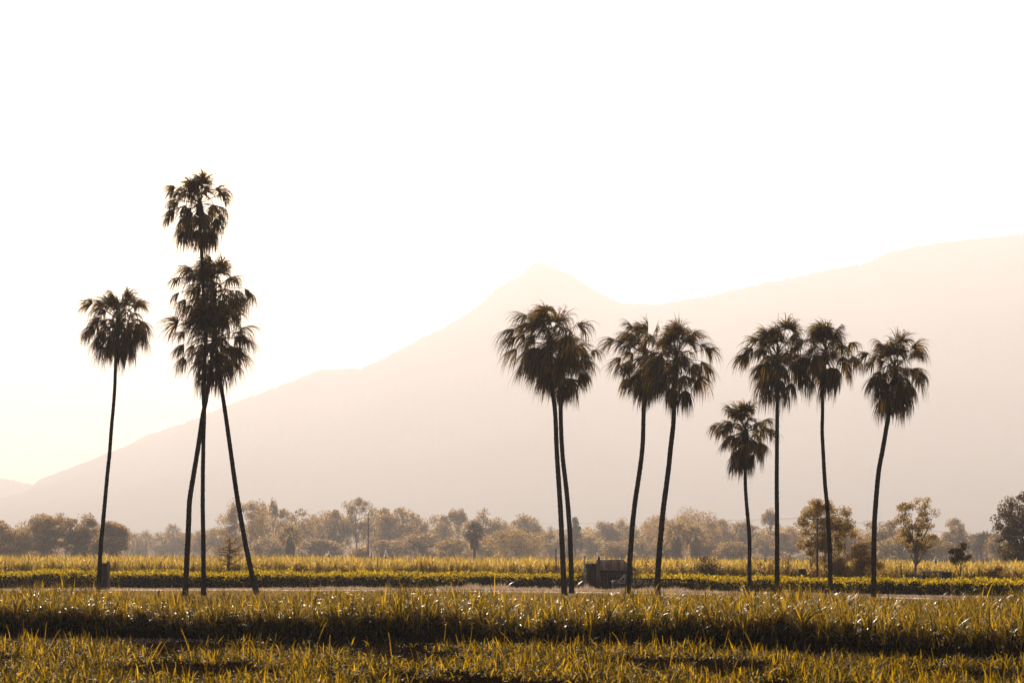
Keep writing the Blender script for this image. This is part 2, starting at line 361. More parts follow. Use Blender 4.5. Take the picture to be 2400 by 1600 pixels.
tag(kb.build('leafy_crop', M['crop']), 'low hedge-like band of bushy yellow-green crop behind the dirt track', 'crop', kind='stuff')

# tall cane field beyond the crop
def tall_y(px): return np.interp(px, [-600, 0, 1200, 1800, 2400, 3000], [152, 152, 150, 138, 125, 112])
def tall_h(px): return np.interp(px, [-600, 0, 1200, 2400, 3000], [2.0, 1.96, 1.78, 1.55, 1.5])
px, Y, x = field(5200, tall_y, lambda p: tall_y(p) + 12, (-350, 2750), 1.5)
h = tall_h(px) * (1 + .05 * wob(px / 40, 81) + rng.normal(0, .06, len(px)))
t1 = cane_leaves(x, Y, h, 14, .75, .055, 4, .28, .38)
px, Y, x = field(6500, lambda p: tall_y(p) + 12, lambda p: tall_y(p) + 95, (-300, 2700), 1.0)
h = tall_h(px) * (1 + .04 * wob(px / 40, 82) + rng.normal(0, .05, len(px)))
t2 = cane_leaves(x, Y, h, 7, .75, .08, 3, .26, .36)
t1.add(np.concatenate(t2.v), np.concatenate(t2.f))
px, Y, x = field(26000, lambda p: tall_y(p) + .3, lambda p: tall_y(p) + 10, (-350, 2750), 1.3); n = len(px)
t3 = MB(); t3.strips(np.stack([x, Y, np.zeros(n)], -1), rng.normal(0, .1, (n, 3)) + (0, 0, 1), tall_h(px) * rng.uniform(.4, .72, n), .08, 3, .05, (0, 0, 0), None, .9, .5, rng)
tag(t3.build('tall_cane_shade_stalks', M['shade_stalk']), 'stalks along the front of the tall cane field, coloured dark to give its shade', 'sugar cane', kind='stuff')  # shade at the cane front painted in as dark strips
tag(t1.build('tall_cane', M['cane_far']), 'field of tall golden topped sugar cane in front of the trees', 'sugar cane', kind='stuff')

# ------------------------------------------------------------------ the twelve palms
def palm(label, pts, Y0, Y1, r, w0, w1, seed, nf=50, dead=7, wind=-.05, spike=False, openness=0.0, fruit=0, group='tall fan palms along the dirt track'):
    rg = np.random.default_rng(seed)
    pts = np.array(pts, float); n = len(pts)
    # distance changes along the trunk: base at Y0, crown at Y1
    f = (pts[0, 1] - pts[:, 1]) / (pts[0, 1] - pts[-1, 1]); Ys = Y0 + (Y1 - Y0) * f
    W = np.array([tuple(P(a, b, yy)) for (a, b), yy in zip(pts, Ys)])
    base = W[0].copy(); base[2] = 0.0; W[0, 2] = -0.1
    r *= 1.07; nf = int(nf * 1.08); wind -= .03
    hub = W[-1]; S = K * Y1                                   # metres per photo pixel at the crown
    root = thing('palm_tree', base, label, 'palm tree', group)
    # trunk: a smooth curve through the traced points with leaf-scar rings
    z = W[:, 2]; zz = np.linspace(z[0], z[-1], int((z[-1] - z[0]) / .09))
    def smooth(v):
        y = np.interp(zz, z, v); k = 15; ker = np.hanning(k + 2)[1:-1]; ker /= ker.sum()
        return np.convolve(np.pad(y, k // 2, mode='reflect', reflect_type='odd'), ker, 'valid')
    cx, cyy = smooth(W[:, 0]), smooth(W[:, 1])
    u = (zz - zz[0]) / (zz[-1] - zz[0]); rad = .5 * S * (w0 + (w1 - w0) * np.clip(u * 1.15, 0, 1)) * (1 + .35 * np.exp(-u * 40))
    rad = rad * (1 + .05 * (np.arange(len(zz)) % 3 == 0) + rg.normal(0, .018, len(zz)))
    jag = 1 + rg.normal(0, .022, (len(zz), 10))
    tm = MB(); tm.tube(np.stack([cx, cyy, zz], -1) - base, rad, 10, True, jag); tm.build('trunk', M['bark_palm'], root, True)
    hub = hub - base
    R = r * S
    def fronds(mb, elev, azim, pet, blade, nseg, droopy, wd):
        N = len(elev)
        d = np.stack([np.cos(elev) * np.cos(azim), np.cos(elev) * np.sin(azim), np.sin(elev)], -1)
        p = hub + d * .12 + np.array([0, 0, 1.0]) * (.18 * np.sin(elev))[:, None]
        # petioles: thin bent bars
        PS = 5; rows = [p]; dd = d.copy(); pp = p.copy()
        for k in range(PS):
            dd = dd + np.array([0, 0, -1.0]) * (droopy * .10 * np.cos(elev) ** 1)[:, None] + np.array([wd * .5, 0, 0]); dd /= np.linalg.norm(dd, axis=1)[:, None]
            pp = pp + dd * (pet / PS)[:, None]; rows.append(pp)
        rows = np.stack(rows, 1)
        for k in range(N): mb.tube(rows[k], np.linspace(.028, .013, PS + 1), 3, False)
        # blade: a fan of segments around the tip direction, their ends weeping
        t = dd; s = np.cross(t, np.array([0, 0, 1.0])); ln = np.linalg.norm(s, axis=1)
        bad = ln < .2; s[bad] = np.stack([np.cos(azim + 1.57), np.sin(azim + 1.57), 0 * azim], -1)[bad]
        s /= np.linalg.norm(s, axis=1)[:, None]; nrm = np.cross(s, t)
        roll = rg.normal(0, .5, N)[:, None]; s, nrm = s * np.cos(roll) + nrm * np.sin(roll), nrm * np.cos(roll) - s * np.sin(roll)
        ph = np.linspace(-fan, fan, nseg)[None] + rg.normal(0, .05, (N, nseg))
        D = np.cos(ph)[..., None] * t[:, None] + np.sin(ph)[..., None] * s[:, None] + (.28 * np.abs(np.sin(ph)))[..., None] * nrm[:, None] * -1
        Lg = blade[:, None] * (.62 + .38 * np.cos(ph * .8)) * rg.uniform(.62, 1.18, (N, nseg))
        pb = np.repeat(pp, nseg, 0); D = D.reshape(-1, 3)
        sid = np.cross(D, np.repeat(nrm, nseg, 0)) + rg.normal(0, .15, (N * nseg, 3))
        dr = (.30 + np.repeat(droopy, nseg)) * rg.uniform(.5, 1.5, N * nseg)
        mb.strips(pb, D, Lg.ravel(), .047 * rg.uniform(.6, 1.25, N * nseg), 6, dr * .80, (wd * 1.6, 0, 0), sid, .55, .10, None, .8)
    golden = math.pi * (3 - math.sqrt(5))
    ex, dscale, fan = rg.uniform(.80, 1.10), rg.uniform(.7, 1.3), rg.uniform(1.25, 1.62)
    k = np.arange(nf); v = (k + .5) / nf
    # from the upright spear leaves to the hanging ones
    elev = np.radians(88 - 142 * v ** ex) + rg.normal(0, .12, nf)
    azim = k * golden + rg.normal(0, .25, nf)
    size = rg.uniform(.80, 1.16, nf) * np.interp(np.degrees(elev), [-60, -20, 10, 45, 85], [.92, 1.02, 1.12, 1.02, .70])
    bare_az = rg.uniform(0, 6.28); lowgap = (elev < -.45) & (np.cos(azim - bare_az) > .45); elev = np.where(lowgap, elev + rg.uniform(.5, 1.0, nf), elev)
    pet = R * rg.uniform(.30, .66, nf) * size * (1 + .35 * openness * rg.random(nf)); blade = R * rg.uniform(.46, .64, nf) * np.where(np.degrees(elev) > 60, .85, 1)
    mb = MB(); fronds(mb, elev, azim, pet, blade, 44, (.28 + .55 * v) * dscale, wind)
    # leaf-base boss in the middle of the crown
    mb.tube([hub + np.array([0, 0, a]) for a in (-.6, -.3, -.1, .1, .3)], [.16, .19, .21, .15, .05], 8)
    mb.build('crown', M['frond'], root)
    for q in range(dead):
        dm = MB(); e = np.radians(np.array([rg.uniform(-78, -48)])); a = np.array([q * 2 * math.pi / max(dead, 1) + rg.normal(0, .3)])
        fronds(dm, e, a, np.array([R * rg.uniform(.45, .68)]), np.array([R * rg.uniform(.5, .7)]), 40, np.array([1.1]), wind)
        dm.build('dead_frond', M['dead_frond'], root)
    for q in range(fruit):
        fm = MB(); a = rg.uniform(-2.6, -.5); c0 = hub + np.array([math.cos(a) * .5, math.sin(a) * .6, -.1])
        st = MB(); nst = 160
        dirs = rg.normal(size=(nst, 3)) * .4 + np.array([math.cos(a) * .5, math.sin(a) * .5, .2])
        fm.strips(np.repeat(c0[None], nst, 0), dirs, rg.uniform(.35, .75, nst), .035, 4, .6, (wind, 0, 0), None, .8, .4, rg)
        fm.build('fruit_cluster', M['dry_grass'], root)
    if spike:
        sm = MB(); sm.tube([hub + np.array([0.02 * a, 0, a * R * .34]) for a in range(4)] , [.03, .022, .015, .008], 5); sm.build('flower_spike', M['bark_palm'], root)
    return root

palm('slim slightly curved fan palm standing alone beside the dark tree stump', [(228,1395),(232,1366),(235.5,1284),(241,1229),(246.7,1166),(252,1107),(257,1062),(260.7,1007),(266,951),(269.5,903),(270,870),(272,840),(275,800),(279,757)], 113, 113, 88, 10.5, 7.5, 101, 64, 4, -.02)
palm('tallest fan palm of all, its small crown alone above the other two', [(477,1396),(476.8,1288),(475,1181),(475.7,1092),(477,1021),(479,967),(476.5,931),(476.5,896),(480.6,828),(483.5,786),(480,735),(475.5,673),(474.5,621),(470,559),(468.5,510),(468,482)], 111.5, 111.5, 92, 11, 7.5, 102, 52, 5, -.03)
palm('fan palm with a bent trunk crossing the straight one, crown just under the tallest', [(433.6,1396),(436,1353),(441,1253),(444,1171),(453,1117),(466,1038),(474.6,974),(482,942),(488,906),(496,850),(500,797),(501,740),(500,686)], 110.5, 114, 98, 13, 9, 103, 66, 3, -.06)
palm('fan palm leaning left from the right of the trio, lowest crown with hanging fronds', [(604,1394),(594,1360),(578,1288),(566,1224),(555,1160),(546,1096),(537,1031),(528,967),(521,921),(517,899),(510,850),(504,797)], 114, 113, 100, 12.5, 9, 104, 58, 7, 0, openness=.35)
palm('fan palm with the largest windswept crown, first of the close pair beside the shed', [(1323,1395),(1320,1331),(1317,1265),(1314,1198),(1309.7,1132),(1305.7,1072),(1303.8,1033),(1302.4,983),(1299.8,950),(1293,909),(1288.5,879),(1287,840),(1288,800)], 112.5, 112.5, 108, 13, 9.5, 105, 62, 4, -.13)
palm('fan palm tucked behind the largest windswept crown, its trunk right next to that trunk', [(1339.5,1393),(1339,1331),(1335.6,1248),(1331,1182),(1326,1132),(1319.7,1082),(1316,1033),(1314.7,999),(1314,966),(1314,930),(1317,885),(1322,848)], 116, 116, 84, 12, 9.5, 106, 50, 6, .02)
palm('fan palm with a thin spike on top, trunk in front of the wooden shed', [(1471,1394),(1474.8,1331),(1478.8,1281),(1482,1231),(1488.7,1172),(1497,1119),(1503.6,1072),(1507,1033),(1508,983),(1510,933),(1511,880),(1512,834)], 113, 113, 92, 13, 9.5, 107, 52, 7, -.05, spike=True)
palm('fan palm right of the shed with gold fruit sprays in its crown', [(1540,1400),(1542.4,1331),(1547.7,1265),(1554.4,1192),(1561.7,1139),(1568.3,1086),(1571.6,1049),(1578,999),(1579.5,966),(1581,914),(1585,845)], 108, 108, 94, 13.5, 10.5, 108, 48, 6, .02, fruit=2, openness=.5)
palm('shortest fan palm, its low crown under the crown of the straight palm', [(1757,1398),(1756.4,1331),(1757,1265),(1753,1215),(1749.7,1182),(1746.4,1132),(1747,1099),(1747,1060),(1746.5,1013)], 110, 110, 80, 10, 7.5, 109, 46, 9, -.02)
palm('straight upright fan palm beside the shortest palm, crown with a thin spike on top', [(1821,1400),(1821.4,1298),(1821,1198),(1820.4,1132),(1821,1033),(1821.7,966),(1823,917),(1822,870),(1821.5,840)], 107, 107, 98, 11.5, 8.5, 110, 52, 5, -.03, spike=True, fruit=1)
palm('gently wavy fan palm in front of the big pale-trunked gum tree', [(1947,1400),(1946,1331),(1943.7,1265),(1938.7,1182),(1933.8,1139),(1931,1092),(1928.8,1049),(1926.5,1009),(1928,966),(1927.5,914),(1930,874),(1935,828)], 106, 107, 94, 11, 7.5, 111, 50, 6, -.02, fruit=1)
palm('fan palm at the far right of the row, trunk curving right under a shaggy crown', [(2048,1398),(2048,1331),(2048,1281),(2049.8,1215),(2054.8,1149),(2059.7,1099),(2069.7,1049),(2078,999),(2086,956),(2092,920),(2097,868)], 104, 105, 92, 12.5, 10, 112, 52, 8, .0, fruit=1)

# ------------------------------------------------------------------ trees and bushes behind
def tree_parts(root, h, w, seed, leafmat, barkmat='bark', crown0=.25, nclump=34, per=70, leaf=.35, shape='gum', trunks=1, clump_r=.16, depth=None, asp=.5):
    """trunk with limbs and a crown of leaf clumps, local to root"""
    rg = np.random.default_rng(seed); depth = depth or w
    c = []
    while len(c) < nclump:
        q = rg.uniform(-1, 1, 3); rad = np.linalg.norm(q)
        if rad > 1 or rad < .3: continue
        if shape == 'umbrella' and q[2] < .1: q[2] = abs(q[2])
        zt = crown0 + (1 - crown0) * (.5 + .5 * q[2])
        wid = 1.0
        if shape == 'slender': wid = .75 + .25 * math.sin(math.pi * (zt - crown0) / (1 - crown0 + 1e-6))
        if shape == 'spread': wid = 1.0 - .35 * max(0, q[2])
        if shape == 'cone': wid = 1.15 - .95 * (.5 + .5 * q[2])
        c.append((q[0] * w / 2 * wid * .88, q[1] * depth / 2 * wid * .88, h * zt * .97))
    c = np.array(c); cr = clump_r * w * rg.uniform(.65, 1.35, nclump)
    lo = min(5, max(2, int(6 * crown0 * .85 / (crown0 + (1 - crown0) * .6)))); share = .6 if nclump < 45 else .38
    tm = MB()
    for k in range(trunks):
        ox = (k - (trunks - 1) / 2) * w * .16 if trunks > 1 else 0; lx = rg.normal(0, .03) * h
        top = np.array([ox * 1.6 + lx, rg.normal(0, .02) * h, h * (crown0 + (1 - crown0) * .6)])
        zs = np.linspace(0, 1, 7); r0 = max(.017 * h / max(1, trunks) ** .5, .05 * min(1, h))
        spine = np.stack([ox + (top[0] - ox) * zs ** 1.3 + rg.normal(0, .006, 7) * h * (zs > 0), top[1] * zs, top[2] * zs - .1 * (zs == 0)], -1)
        tm.tube(spine, r0 * (1 - .92 * zs), 8)
        for m_ in range(k, nclump, trunks):
            if rg.random() < share:
                s0 = spine[min(6, max(1, int(rg.integers(lo, 6))))]; e = c[m_]
                if e[2] < s0[2]: s0 = spine[2]
                mid = (s0 + e) / 2 + np.array([0, 0, -.02 * h]) + rg.normal(0, .012, 3) * h
                tm.tube([s0, mid, e], [r0 * .45, r0 * .26, r0 * .08], 4, False)
    tm.build('trunk', M[barkmat], root, True)
    N = nclump * per; cc = np.repeat(c, per, 0); rr_ = np.repeat(cr, per)
    rel = rg.normal(size=(N, 3)); rel /= np.linalg.norm(rel, axis=1)[:, None]; rel *= (rg.random(N) ** .5)[:, None] * np.array([1, 1, .75])
    lm = MB(); lm.leaves(cc + rel * rr_[:, None], leaf * rg.uniform(.6, 1.4, N), rg, asp, .5)
    lm.build('crown', M[leafmat], root)
FARTHER = 1.3
def tree(name, px, Y, top, wpx, label, seed, mat, cat='tree', group=None, **kw):
    if Y >= 400: Y *= FARTHER; wpx *= 1.3; kw['per'] = int(kw.get('per', 70) * 1.5); kw['leaf'] = kw.get('leaf', .35) * FARTHER
    root = thing(name, (X(px, Y), Y, 0), label, cat, group)
    tree_parts(root, Z(top, Y), wpx * K * Y, seed, mat, **kw); return root

# the nearer trees
tree('gum_tree', 1932, 134, 1158, 150, 'big rounded gum tree with pale trunks behind the gently wavy palm', 201, 'tree_pale', barkmat='bark_pale', crown0=.24, nclump=120, per=170, leaf=.115, trunks=3, clump_r=.105)
tree('gum_tree', 2147, 129, 1152, 128, 'tall open gum tree with a thin forked pale trunk behind the white pipe', 202, 'tree_pale', barkmat='bark_pale', crown0=.38, nclump=64, per=150, leaf=.10, clump_r=.095)
tree('broad_leaf_tree', 2400, 210, 1148, 150, 'dark dense tree cut off by the right edge', 203, 'tree_dark', crown0=.02, nclump=110, per=153, leaf=0.23, clump_r=.11)
tree('small_tree', 2250, 125, 1268, 56, 'small dark round-headed tree on a thin forked stem above the cane', 204, 'tree_dark', crown0=.55, nclump=26, per=126, leaf=.10, clump_r=.16)
tree('slender_tree', 2022, 330, 1240, 60, 'narrow bushy tree between the two big gum trees', 205, 'tree', crown0=.05, nclump=34, per=126, leaf=0.24, shape='slender')
tree('bush', 2020, 130, 1266, 104, 'tall wide bush behind the trunk of the far right palm', 206, 'tree', 'bush', crown0=.0, nclump=60, per=150, leaf=.11, shape='spread')
tree('bush', 1962, 129, 1303, 84, 'brownish low bush at the foot of the big rounded gum tree', 207, 'tree_pale', 'bush', crown0=.0, nclump=44, per=150, leaf=.11, shape='spread')
tree('bush', 2338, 121.5, 1322, 72, 'leafy dark bush at the right between crop and cane', 208, 'tree', 'bush', crown0=.0, nclump=44, per=150, leaf=0.10, shape='spread')
tree('bush', 1658, 137, 1305, 100, 'low rounded bush in front of the cane, right of the shed', 209, 'tree_dark', 'bush', crown0=.0, nclump=44, per=150, leaf=.10, shape='spread')
tree('gum_tree', 112, 420, 1188, 92, 'tall upright dark gum tree, the highest of the left clump', 211, 'tree', crown0=.0, nclump=80, per=162, leaf=0.34, clump_r=.14, shape='slender')
tree('gum_tree', 192, 425, 1203, 82, 'leaning gum tree in the middle of the left clump', 212, 'tree', crown0=.0, nclump=80, per=162, leaf=0.34, clump_r=.14)
tree('broad_leaf_tree', 262, 415, 1218, 72, 'rounded tree closing the left clump on its right side', 213, 'tree', crown0=.0, nclump=80, per=162, leaf=0.34, clump_r=.15, shape='spread')
tree('gum_tree', 6, 410, 1222, 120, 'tree cut off by the left edge', 214, 'tree', crown0=.0, nclump=80, per=162, leaf=0.34, clump_r=.14)
tree('bush', 60, 470, 1262, 70, 'pale low tree between the left edge tree and the tall upright one', 215, 'tree_pale', 'bush', crown0=.0, nclump=30, per=108, leaf=0.34, shape='spread')
tree('gum_tree', 572, 620, 1172, 112, 'tall ragged gum tree behind the leaning palm trunk', 221, 'tree', crown0=.12, nclump=64, per=126, leaf=0.48, clump_r=.11, trunks=2)
tree('gum_tree', 836, 700, 1163, 66, 'highest tree of the far tree line, round headed, by the utility pole', 222, 'tree', crown0=.35, nclump=40, per=126, leaf=0.48, clump_r=.15)
tree('round_tree', 1600, 640, 1192, 150, 'broad domed tree right of the shed, widest crown of the far trees', 223, 'tree', crown0=.12, nclump=64, per=126, leaf=0.51, clump_r=.12)
tree('round_tree', 1210, 520, 1240, 150, 'pale golden dome-shaped tree left of the close palm pair', 224, 'tree_pale', crown0=.0, nclump=64, per=126, leaf=0.41, clump_r=.11, shape='spread')
tree('round_tree', 1064, 540, 1256, 74, 'small pale round tree just left of the dark shaggy palm', 225, 'tree_pale', crown0=.0, nclump=40, per=108, leaf=0.41, clump_r=.13, shape='spread')

# far tree line: a few tree shapes, each copy a tree of its own
protos = {}
def far_tree(kind, px, Y, top, wpx, label, seed=0):
    spec = {'tree': ('tree', dict(crown0=.02, nclump=60, per=110, leaf=.046, clump_r=.15)),
            'round': ('tree', dict(crown0=.0, nclump=60, per=110, leaf=.046, clump_r=.15, shape='spread')),
            'pale': ('tree_pale', dict(crown0=.02, nclump=60, per=110, leaf=.046, clump_r=.14)),
            'umbrella': ('tree', dict(crown0=.62, nclump=26, per=110, leaf=.05, clump_r=.15, shape='umbrella')),
            'slender': ('tree', dict(crown0=.02, nclump=50, per=110, leaf=.05, clump_r=.18, shape='slender')),
            'conifer': ('tree_dark', dict(crown0=.15, nclump=50, per=30, leaf=.08, clump_r=.10, shape='cone'))}
    Y *= FARTHER; m, kw = spec[kind]; H, Wd = Z(top, Y), wpx * K * Y * (1.0 if kind in ('umbrella', 'conifer') else 1.3)
    key = (kind, seed % 3)
    if key not in protos:
        o = thing({'conifer': 'conifer_tree', 'umbrella': 'umbrella_tree', 'round': 'round_tree', 'slender': 'slender_tree'}.get(kind, 'tall_tree'), (X(px, Y), Y, 0), label, 'tree', 'far tree line')
        tree_parts(o, 1.0, 1.0, 300 + len(protos), m, **kw); protos[key] = o; o.scale = (Wd, Wd, H); return o
    return dup(protos[key], (X(px, Y), Y, 0), label, 'far tree line', (Wd, Wd, H), (seed * 2.4) % 6.28)
FAR = [('round', 384, 900, 1240, 62, 'low round tree in the gap left of the trio of palms'),
 ('tree', 436, 850, 1246, 60, 'tree seen just right of the bent palm trunk foot'),
 ('slender', 470, 820, 1238, 46, 'slim tree between the bent and the straight palm trunks'),
 ('pale', 520, 760, 1226, 60, 'pale small tree behind the bare branched tree'),
 ('slender', 612, 660, 1178, 50, 'slim tall tree right behind the leaning palm'),
 ('umbrella', 641, 700, 1174, 26, 'tiny tufted tree top poking out right of the leaning palm'),
 ('tree', 690, 700, 1188, 88, 'broad tree second to the right of the leaning palm'),
 ('pale', 735, 720, 1206, 60, 'paler tree left of a bushy far tree'),
 ('tree', 775, 690, 1192, 80, 'bushy far tree left of the highest round headed tree'),
 ('tree', 884, 720, 1186, 66, 'tree directly right of the utility pole'),
 ('tree', 932, 700, 1187, 90, 'wide far tree with a peaked top right of the utility pole'),
 ('slender', 978, 740, 1204, 50, 'narrow far tree right of the peaked wide one'),
 ('round', 910, 560, 1258, 90, 'low dark tree below the peaked wide one'),
 ('round', 990, 570, 1246, 110, 'dark brown rounded tree in front of the tree line, left of the pale round one'),
 ('round', 850, 480, 1280, 60, 'small bush-like tree above the cane under the utility pole'),
 ('tree', 1032, 760, 1202, 70, 'far tree left of the flat umbrella crown'),
 ('umbrella', 1072, 740, 1194, 50, 'tree with a flat umbrella crown leaning right'),
 ('pale', 1130, 720, 1196, 84, 'pale round tree behind the dark shaggy palm'),
 ('slender', 1182, 780, 1214, 36, 'small dark tree top right of the pale round tree'),
 ('round', 1236, 760, 1203, 88, 'domed tree behind the golden dome-shaped tree'),
 ('pale', 1290, 700, 1236, 60, 'pale tree seen through the close palm pair'),
 ('conifer', 1348, 640, 1212, 56, 'sparse pointed conifer just right of the close palm pair'),
 ('round', 1420, 760, 1219, 78, 'left of two domed trees above the shed roof'),
 ('round', 1460, 780, 1216, 70, 'right of two domed trees above the shed roof'),
 ('pale', 1385, 680, 1246, 80, 'low pale tree behind the left end of the shed'),
 ('pale', 1505, 620, 1252, 76, 'pale low tree between the two palm trunks at the shed'),
 ('tree', 1542, 720, 1206, 70, 'tree hidden partly by the trunk of the palm right of the shed'),
 ('tree', 1684, 690, 1214, 74, 'tree right of the broad domed tree'),
 ('round', 1738, 700, 1218, 84, 'rounded tree behind the trunk of the shortest palm'),
 ('umbrella', 1806, 720, 1197, 46, 'small high round tuft of a tree left of the straight palm trunk'),
 ('tree', 1794, 640, 1242, 60, 'low tree under the small high tuft'),
 ('tree', 1850, 620, 1236, 62, 'tree right of the straight palm trunk'),
 ('tree', 1990, 560, 1226, 50, 'thin dark tree between big gum tree and last palm'),
 ('tree', 2064, 520, 1216, 90, 'hazy tree behind the trunk of the last palm'),
 ('pale', 2110, 480, 1250, 90, 'pale bushy tree at the foot of the tall open gum'),
 ('pale', 2176, 470, 1252, 84, 'pale low tree right of the tall open gum stem'),
 ('tree', 2240, 600, 1210, 56, 'tall tufted tree above the small dark round-headed tree'),
 ('tree', 2200, 560, 1262, 70, 'low hazy tree left of the small dark round-headed tree'),
 ('tree', 2290, 600, 1250, 56, 'hazy tree between the tall tufted one and the far twin palms'),
 ('tree', 2352, 480, 1246, 70, 'hazy tree at the foot of the dark right edge tree'),
 ('round', 330, 940, 1266, 80, 'dim low tree under the two distant palm heads'),
 ('round', 1330, 760, 1250, 70, 'dim round tree low behind the close palm pair'),
 ('round', 640, 560, 1252, 90, 'brown low tree behind the leaning palm, left of the shaggy palm'),
 ('round', 745, 560, 1258, 110, 'brown low tree right of the pale crowned shaggy palm'),
 ('round', 1140, 600, 1254, 60, 'pale low tree just right of the dark shaggy palm'),
 ('round', 1450, 560, 1262, 90, 'low pale tree right above the shed roof'),
 ('round', 1560, 520, 1258, 80, 'low tree right of the palm that is right of the shed'),
 ('round', 1650, 540, 1252, 90, 'low tree below the right side of the broad domed tree'),
 ('round', 1720, 520, 1262, 80, 'low tree at the foot of the shortest palm')]
for q, (kind, px, Y, top, wpx, lab) in enumerate(FAR): far_tree(kind, px, Y, top, wpx, lab, q)

# far woodland that closes the gaps under the tree line
n = 75000; px = rng.uniform(-300, 2700, n); Y = 1250 + rng.uniform(-40, 40, n)
topz = np.interp(px, [-300, 280, 480, 640, 900, 1000, 1200, 1400, 1600, 1800, 2000, 2200, 2300, 2350, 2700], [7, 7, 9, 14, 15, 13, 12, 10, 12, 11, 11, 8, 5, 4, 9]) * 1.65 * (1 + .18 * wob(px / 14, 91))
wl = MB(); wl.leaves(np.stack([X(px, Y), Y, topz * rng.random(n)], -1), rng.uniform(.9, 2.0, n), rng, .6)
tag(wl.build('far_woodland', M['tree']), 'brown hazy mass of distant woodland under the tree line', 'woodland', kind='stuff')

# small distant palms
def far_palm(px, Y, top, wpx, label, seed, mat='tree_dark', skirt=True):
    Y *= FARTHER; rg = np.random.default_rng(seed); H = Z(top, Y); R = wpx * K * Y / 2
    root = thing('distant_palm_tree', (X(px, Y), Y, 0), label, 'palm tree', 'distant palms among the trees')
    hub = np.array([0, 0, H - R * .8]); tm = MB(); tm.tube([(0, 0, -.1), (rg.normal(0, .1), 0, H * .5), hub], [.45, .36, .3], 8); tm.build('trunk', M['bark'], root, True)
    nf = 34; v = (np.arange(nf) + .5) / nf; el = np.radians(80 - 130 * v); az = np.arange(nf) * 2.4
    mb = MB()
    per = 12; d = np.stack([np.cos(el) * np.cos(az), np.cos(el) * np.sin(az), np.sin(el)], -1)
    mb.strips(np.repeat(hub[None], nf, 0), d, R * .6, .15, 3, .1, (0, 0, 0), None, .8, .5, rg)
    tip = np.repeat(hub + d * R * .5, per, 0); dd = np.repeat(d, per, 0) + rg.normal(0, .55, (nf * per, 3))
    mb.strips(tip, dd, R * .75, .24, 3, .4, (0, 0, 0), None, .8, .2, rg); mb.build('crown', M[mat], root)
    if skirt:
        k = 260; a = rg.uniform(0, 6.28, k); zz = hub[2] - rg.random(k) * R * .9
        sk = MB(); sk.strips(np.stack([np.cos(a) * .25, np.sin(a) * .25, zz], -1), np.stack([np.cos(a) * .55, np.sin(a) * .55, np.full(k, -1.)], -1), R * .9, .24, 3, .3, (0, 0, 0), None, .8, .2, rg)
        sk.build('dead_frond_skirt', M['dead_frond'], root)
    return root
far_palm(680, 480, 1230, 62, 'distant palm with bright crown and thick skirt, right of the leaning palm', 401, 'tree_pale')
far_palm(1112, 430, 1226, 50, 'distant dark shaggy palm standing before pale round trees', 402, 'tree_dark')
far_palm(312, 880, 1250, 44, 'left of two distant palm heads near the slim lone palm', 403, 'tree', False)
far_palm(342, 880, 1247, 44, 'right of two distant palm heads near the slim lone palm', 404, 'tree', False)
far_palm(405, 860, 1230, 40, 'distant palm head above trees just left of the bent palm trunk', 405, 'tree', False)
far_palm(1585, 500, 1226, 70, 'distant glittering palm in front of the broad domed tree', 406, 'tree_pale')
far_palm(1630, 500, 1232, 66, 'distant glittering palm right of its twin at the broad domed tree', 407, 'tree_pale')
far_palm(2300, 520, 1252, 46, 'left of the distant twin palms near the right edge', 408, 'tree_dark', False)
far_palm(2312, 540, 1250, 48, 'right of the distant twin palms near the right edge', 409, 'tree_dark', False)

# bare branched tree in front of the cane
def bare_tree(px, Y, base_y, top, label):
    rg = np.random.default_rng(77); H = Z(top, Y); root = thing('bare_tree', (X(px, Y), Y, 0), label, 'tree')
    tm = MB(); tm.tube([(-.1, 0, -.1), (.0, 0, H * .4), (.12, 0, H * .72), (.1, 0, H * .95)], [.11, .09, .06, .02], 7)
    tips = []
    for k in range(34):
        zf = rg.uniform(.15, .92); a = rg.uniform(0, 6.28); L = H * .46 * (1.15 - .75 * zf) * rg.uniform(.7, 1.15)
        p = np.array([.02 + .1 * zf, 0, H * zf]); d = np.array([math.cos(a), math.sin(a), .18]); pts = [p]
        for q in range(5):
            d = d + rg.normal(0, .22, 3); d /= np.linalg.norm(d); p = p + d * L / 5; pts.append(p)
            if q > 0:
                for _ in range(2):
                    e = d + rg.normal(0, .6, 3); e /= np.linalg.norm(e); t2 = p + e * L * .22
                    tm.tube([p, (p + t2) / 2 + rg.normal(0, .02, 3), t2], [.016, .012, .007], 3, False); tips.append(t2)
        tm.tube(pts, np.linspace(.05, .013, 6), 4, False)
    tm.build('trunk', M['bark'], root, True)
    tips = np.array(tips); tips = np.repeat(tips, 7, 0) + rg.normal(0, .09, (len(tips) * 7, 3))
    lm = MB(); lm.leaves(tips, .11, rg, .4); lm.build('foliage', M['tree'], root); return root
bare_tree(535, 150, 1345, 1252, 'nearly bare low tree with level branches behind the trio of palms')

